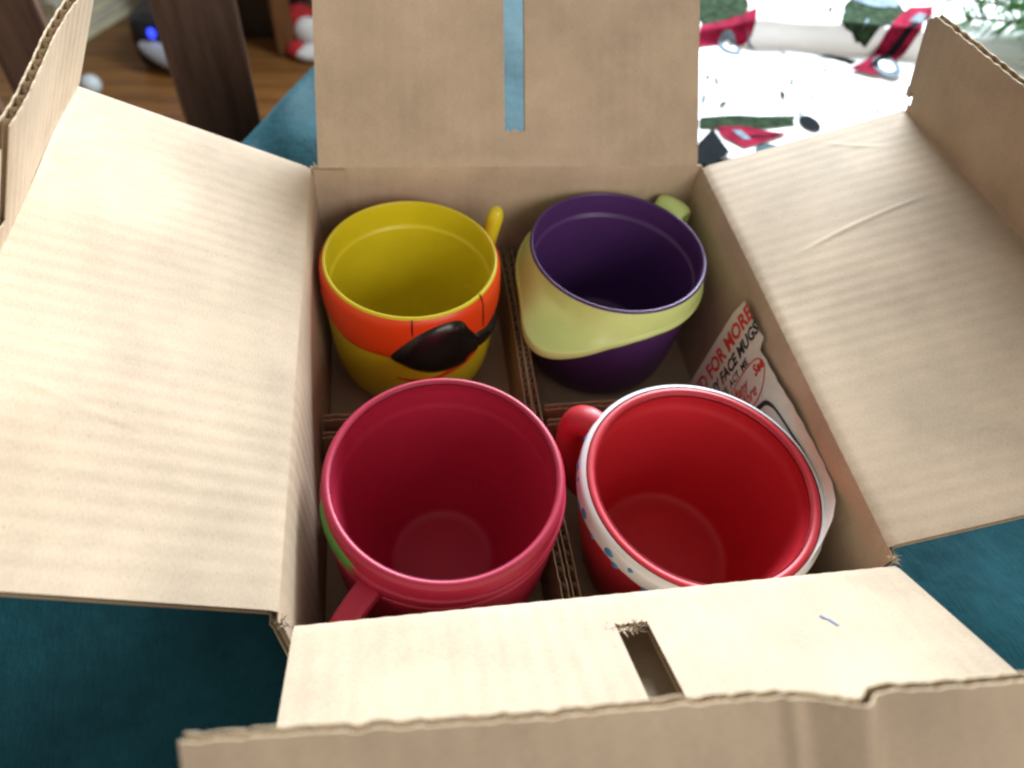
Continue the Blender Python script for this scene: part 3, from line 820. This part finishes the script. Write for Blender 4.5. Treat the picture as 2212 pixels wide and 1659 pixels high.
def print_poly(name, pts, mat, lift=0.0008, smooth_n=0):
    P = np.array(pts, float)
    if smooth_n: P = catmull(P, smooth_n, True)
    else: P = np.concatenate([P[i] + (P[(i + 1) % len(P)] - P[i]) * np.linspace(0, 1, 10, endpoint=False)[:, None] for i in range(len(P))])
    n = len(P); c = P.mean(0)
    rings = [c[None]] + [c + (P - c) * k for k in np.linspace(0, 1, 21)[1:]]
    A = np.concatenate(rings)
    V = np.stack([A[:, 0], A[:, 1], fab_h(A[:, 0], A[:, 1]) + lift], -1) - world_loc(fab)
    F = [(0, 1 + i, 1 + (i + 1) % n) for i in range(n)]
    for k in range(19):
        F += [(1 + k * n + i, 1 + (k + 1) * n + i, 1 + (k + 1) * n + (i + 1) % n, 1 + k * n + (i + 1) % n) for i in range(n)]
    m = bpy.data.meshes.new(name); m.from_pydata(V.tolist(), [], F); m.materials.append(mat)
    m.polygons.foreach_set('use_smooth', [True] * len(m.polygons)); m.update()
    return link(name, m, fab)
def disc(c, r, n=20): return [(c[0] + r * math.cos(2 * math.pi * k / n), c[1] + 1.35 * r * math.sin(2 * math.pi * k / n)) for k in range(n)]
def fringe(pts, amp, seed):
    r = random.Random(seed); out = []
    for i in range(len(pts)):
        a, b = pts[i], pts[(i + 1) % len(pts)]
        for k in range(5):
            f = k / 5; out.append((a[0] + (b[0] - a[0]) * f + r.uniform(-amp, amp), a[1] + (b[1] - a[1]) * f + r.uniform(-amp, amp)))
    return out
# left truck carrying a tree
print_poly('printed_tree', fringe([(.222, .512), (.296, .510), (.268, .440), (.228, .437)], .0016, 1), M_PRG)
print_poly('printed_truck', [(.2242, .4339), (.2514, .4381), (.2767, .447), (.2813, .4488), (.2707, .4213), (.2628, .4165), (.214, .4076)], M_PRR)
w_ = print_poly('printed_wheel', disc((.2474, .4101), .0105), M_PRS, .0012)
print_poly('printed_hub', disc((.2474, .4101), .0060), M_FAB, .0015)
# right truck
print_poly('printed_tree', fringe([(.3715, .4560), (.4050, .4900), (.4400, .4700), (.4272, .4345), (.3765, .404), (.3526, .419)], .0016, 2), M_PRG, .0014)
print_poly('printed_snow', fringe([(.385, .462), (.406, .500), (.440, .475), (.425, .452), (.400, .450)], .002, 3), M_PRS, .0022)
print_poly('printed_truck', [(.3739, .3882), (.4437, .4600), (.4696, .4609), (.4578, .4422), (.4371, .4258), (.4243, .4044), (.373, .3635), (.348, .3736)], M_PRR, .0026)
print_poly('printed_window', [(.4180, .4180), (.4440, .4430), (.4500, .4400), (.4280, .4140)], M_PRS, .0033)
print_poly('printed_stripe', [(.3700, .3790), (.4260, .4180), (.4290, .4150), (.3760, .3740)], M_PRK, .0033)
print_poly('printed_wheel', disc((.3848, .3747), .0120), M_PRS, .0030)
print_poly('printed_hub', disc((.3848, .3747), .0068), M_FAB, .0034)
print_poly('printed_branch', fringe([(.3351, .4030), (.3450, .4040), (.3644, .3900), (.3560, .3850)], .0012, 4), M_PRK)
# near truck, half hidden by the box
print_poly('printed_tree', fringe([(.1846, .2984), (.2658, .2993), (.2603, .2857), (.1798, .2829)], .0012, 5), M_PRG)
print_poly('printed_truck', [(.1944, .2852), (.2206, .2854), (.2504, .2746), (.2081, .2575), (.1948, .2722)], M_PRR, .0012)
print_poly('printed_window', [(.2050, .2800), (.2130, .2800), (.2180, .2690), (.2110, .2680)], M_PRS, .0018)
print_poly('printed_stripe', [(.2160, .2740), (.2420, .2742), (.2420, .2728), (.2160, .2722)], M_PRK, .0018)
print_poly('printed_wheel', disc((.2735, .2865), .0085), M_PRK, .0012)
print_poly('printed_cab', [(.1600, .2400), (.1726, .2637), (.1904, .2829), (.1935, .2500), (.1720, .2330)], M_PRK, .0016)
r_ = random.Random(9)
marks = [(.3014, .4882), (.3335, .4600), (.3086, .4502), (.353, .4463), (.3245, .3728), (.2835, .3506), (.2225, .3221), (.2349, .3295), (.2089, .3148), (.3104, .4855), (.1953, .324), (.2657, .3277)]
marks += [(r_.uniform(.20, .55), r_.uniform(.30, .43)) for _ in range(26)]
for (mx, my) in marks:
    a = r_.uniform(0.6, 2.5); l = r_.uniform(.011, .022); wd = r_.uniform(.0013, .0026)
    dx, dy = l / 2 * math.cos(a), l / 2 * math.sin(a); nx_, ny_ = -wd * math.sin(a), wd * math.cos(a)
    print_poly('printed_mark', [(mx - dx, my - dy), (mx + nx_, my + ny_), (mx + dx, my + dy), (mx - nx_, my - ny_)], random.choice((M_PRS, M_PRK)), .0017)

# evergreen sprig lying on the fabric
def sprig():
    t = thing('pine_sprig', 'green artificial pine sprig lying on the white printed fabric', 'sprig', (0.54, 0.385, 0.02))
    M_ND = plain('pine_needles', (0.045, 0.17, 0.035), 0.5, 0.55, 60)
    M_ST = plain('pine_stem', (0.10, 0.06, 0.03), 0.7)
    V, F, VS, FS = [], [], [], []
    r = random.Random(4)
    base = Vector((0.555, 0.385, 0.045))
    for b in range(7):
        end = base + Vector((-r.uniform(.05, .105), (b - 3) * 0.030 + r.uniform(-.012, .012), r.uniform(-.020, .035)))
        start = Vector((0.60, 0.38 + (b - 3) * .008, .04))
        d = (end - start); L = d.length; d.normalize()
        up = Vector((0, 0, 1)); s1 = d.cross(up).normalized(); s2 = s1.cross(d)
        k = len(VS)
        for q in (start, end):
            for a in range(5):
                VS.append(q + (s1 * math.cos(a * 1.2566) + s2 * math.sin(a * 1.2566)) * .0013)
        for a in range(5): FS.append((k + a, k + (a + 1) % 5, k + 5 + (a + 1) % 5, k + 5 + a))
        for i in range(190):
            f = r.random() ** 0.8; o = start.lerp(end, f); a = r.uniform(0, 6.283); ln = r.uniform(.018, .030) * (1.05 - .35 * f)
            nd = (d * r.uniform(.45, 1.0) + (s1 * math.cos(a) + s2 * math.sin(a))).normalized()
            sd = nd.cross(Vector((r.uniform(-1, 1), r.uniform(-1, 1), r.uniform(-1, 1)))).normalized() * .0009
            k = len(V); V += [o - sd, o + sd, o + nd * ln * .6 + sd * .9, o + nd * ln, o + nd * ln * .6 - sd * .9]
            F.append((k, k + 1, k + 2, k + 3, k + 4))
    wl = Vector(t.location)
    for nm, vs, fs, mt in (('needles', V, F, M_ND), ('stem', VS, FS, M_ST)):
        m = bpy.data.meshes.new(nm); m.from_pydata([tuple(Vector(q) - wl) for q in vs], [], fs); m.materials.append(mt); m.update()
        o = link(nm, m, t)
        if nm == 'needles': o['kind'] = 'stuff'
sprig()

# ---------------------------------------------------------------- things beyond the table edge
M_WD = wood('dark_chair_wood', (0.055, 0.030, 0.021), (0.20, 0.115, 0.080), rough=0.34)
M_WO = wood('brown_wood', (0.12, 0.05, 0.018), (0.26, 0.12, 0.045))
def bev_box(bm, c, s, rz=0.0, bev=0.004, tilt=None):
    r = bmesh.ops.create_cube(bm, size=1.0)
    vs = r['verts']
    bmesh.ops.scale(bm, vec=s, verts=vs)
    es = list({e for v in vs for e in v.link_edges})
    g = bmesh.ops.bevel(bm, geom=es, offset=min(bev, min(s) * .4), segments=2, affect='EDGES', profile=0.6)
    vs = list({v for f in g['faces'] for v in f.verts} | {v for v in vs if v.is_valid})
    M = Matrix.Rotation(rz, 4, 'Z')
    if tilt: M = M @ tilt
    bmesh.ops.transform(bm, matrix=Matrix.Translation(Vector(c)) @ M, verts=vs)
def box_part(name, parent, c, s, mat, rz=0.0, bev=0.004, tilt=None):
    bm = bmesh.new(); bev_box(bm, Vector(c) - Vector(world_loc(parent)), s, rz, bev, tilt)
    return from_bm(name, bm, mat, parent)
# chair standing with its back to the camera's far left
ch = thing('dining_chair', 'dark brown wooden dining chair with broad upright back slats beside the table', 'chair', (-0.30, 0.40, FL))
cz = -0.39 + T + 0.0
yaw = R(-22)
cd = Vector((-math.cos(R(-24)), -math.sin(R(-24)) , 0))     # along the chair back, to the left and away
p0 = Vector((-0.212, 0.432, 0))
for k, dd in enumerate((0.0, 0.195, 0.30)):
    q = p0 + cd * dd
    box_part('back_slat', ch, (q.x, q.y, cz / 2 + 0.17), (0.064 if k == 0 else 0.050, 0.022, 0.34 - cz + 0.25), M_WD, R(-24) + (R(46) if k == 0 else R(40)), 0.004)
q = p0 + cd * 0.17
box_part('top_rail', ch, (q.x, q.y, 0.43), (0.48, 0.026, 0.07), M_WD, R(-24), .008)
box_part('bottom_rail', ch, (q.x, q.y, cz + .03), (0.44, 0.024, 0.05), M_WD, R(-24), .006)
nrm = Vector((math.sin(R(-24)), -math.cos(R(-24)), 0))
box_part('seat', ch, (q.x + nrm.x * .22, q.y + nrm.y * .22, cz), (0.44, 0.42, 0.03), M_WD, R(-24), .01)
for sx in (-.2, .2):
    for sy in (0.02, .40):
        lp = q + cd * sx + nrm * sy
        box_part('leg', ch, (lp.x, lp.y, (FL + cz) / 2), (0.035, 0.035, cz - FL), M_WD, R(-24), .004)

# bundle of pale papers on the floor
st = thing('paper_bundle', 'flat bundle of pale papers on the floor behind the chair', 'papers', (-0.92, 2.02, FL))
M_PG = plain('paper_edges', (0.55, 0.52, 0.42), 0.8, 0.25, 20); M_PC = plain('paper_cover', (0.62, 0.58, 0.40), 0.5, 0.3, 8)
for k in range(9):
    h_ = 0.020
    box_part('paper_layer', st, (-0.922 + random.uniform(-.012, .012), 2.02 + random.uniform(-.012, .012), FL + h_ * (k + .5)), (0.24, 0.34, h_ - .002), M_PG if k % 2 else M_PC, R(-26) + random.uniform(-.04, .04), .003)

# black device with a blue light
dv2 = thing('electronic_device', 'black rounded device with a silver panel and glowing blue light on the floor', 'device', (-0.60, 1.72, FL))
M_DEV = plain('black_device', (0.012, 0.012, 0.013), 0.35, 0.2); M_SIL = plain('silver_panel', (0.42, 0.44, 0.48), 0.35, 0.1, 20, 0.5, 0.3)
M_LED = plain('blue_led', (0.02, 0.03, 0.8), 0.4, 0.0, 10, 0.4, 0.0, ((0.03, 0.06, 1.0), 2.2))
box_part('housing', dv2, (-0.585, 1.775, FL + .068), (0.22, 0.15, 0.135), M_DEV, R(-10), .035)
def ell(name, parent, c, s, mat, rot=(0, 0, 0)):
    bm = bmesh.new(); bmesh.ops.create_uvsphere(bm, u_segments=28, v_segments=16, radius=1.0)
    M = Matrix.Translation(Vector(c) - Vector(world_loc(parent))) @ Matrix.Rotation(rot[2], 4, 'Z') @ Matrix.Rotation(rot[1], 4, 'Y') @ Matrix.Rotation(rot[0], 4, 'X') @ Matrix.Diagonal((*s, 1))
    bmesh.ops.transform(bm, matrix=M, verts=bm.verts[:])
    return from_bm(name, bm, mat, parent, True)
ell('silver_panel', dv2, (-0.605, 1.692, FL + .045), (.085, .016, .028), M_SIL, (R(-25), R(22), R(-10)))
ell('status_light', dv2, (-0.640, 1.697, FL + .108), (.010, .006, .013), M_LED)

# brown wooden leg, plus an added dark block in place of the shade around it
cb = thing('leg_with_shade', 'brown wooden leg with an added dark block standing in for shade, far behind the box', 'leg_with_shade', (-0.42, 1.98, FL))
M_SHADE = wood('shade_brown', (0.012, 0.008, 0.006), (0.035, 0.02, 0.013))  # near-black brown, the shade is put into the colour
box_part('shade_block', cb, (-0.44, 2.15, FL + .30), (0.30, 0.5, 0.60), M_SHADE, 0, .006)
box_part('wooden_leg', cb, (-0.335, 1.83, FL + .28), (0.050, 0.050, 0.56), M_WO, R(12), .005)

# red and white plush thing on the floor
pl = thing('plush_toy', 'small red and white plush bundle on the wooden floor beside the wooden leg', 'plush', (-0.275, 1.82, FL))
M_PR = plain('red_plush', (0.45, 0.02, 0.025), 0.9, 0.3, 60); M_PW = plain('white_plush', (0.72, 0.70, 0.68), 0.9, 0.15, 60)
ell('red_bundle', pl, (-0.290, 1.87, FL + .055), (.055, .05, .055), M_PR)
ell('white_bundle', pl, (-0.268, 1.83, FL + .060), (.038, .035, .036), M_PW)
ell('white_trim', pl, (-0.262, 1.79, FL + .020), (.050, .035, .020), M_PW)
ell('red_trim', pl, (-0.300, 1.80, FL + .022), (.030, .030, .022), M_PR)

bw = thing('white_cup', 'small white rounded cup lying on the floor under the chair', 'cup', (-0.785, 1.60, FL))
ell('cup_shell', bw, (-0.790, 1.60, FL + .024), (.024, .024, .024), plain('cup_white', (.6, .66, .68), 0.3, 0.05))

# whole-scene housekeeping: nothing hidden, every mesh has a material
print('objects', len(bpy.data.objects), 'tris', sum(len(o.data.loops) - 2 * len(o.data.polygons) for o in bpy.data.objects if o.type == 'MESH'))
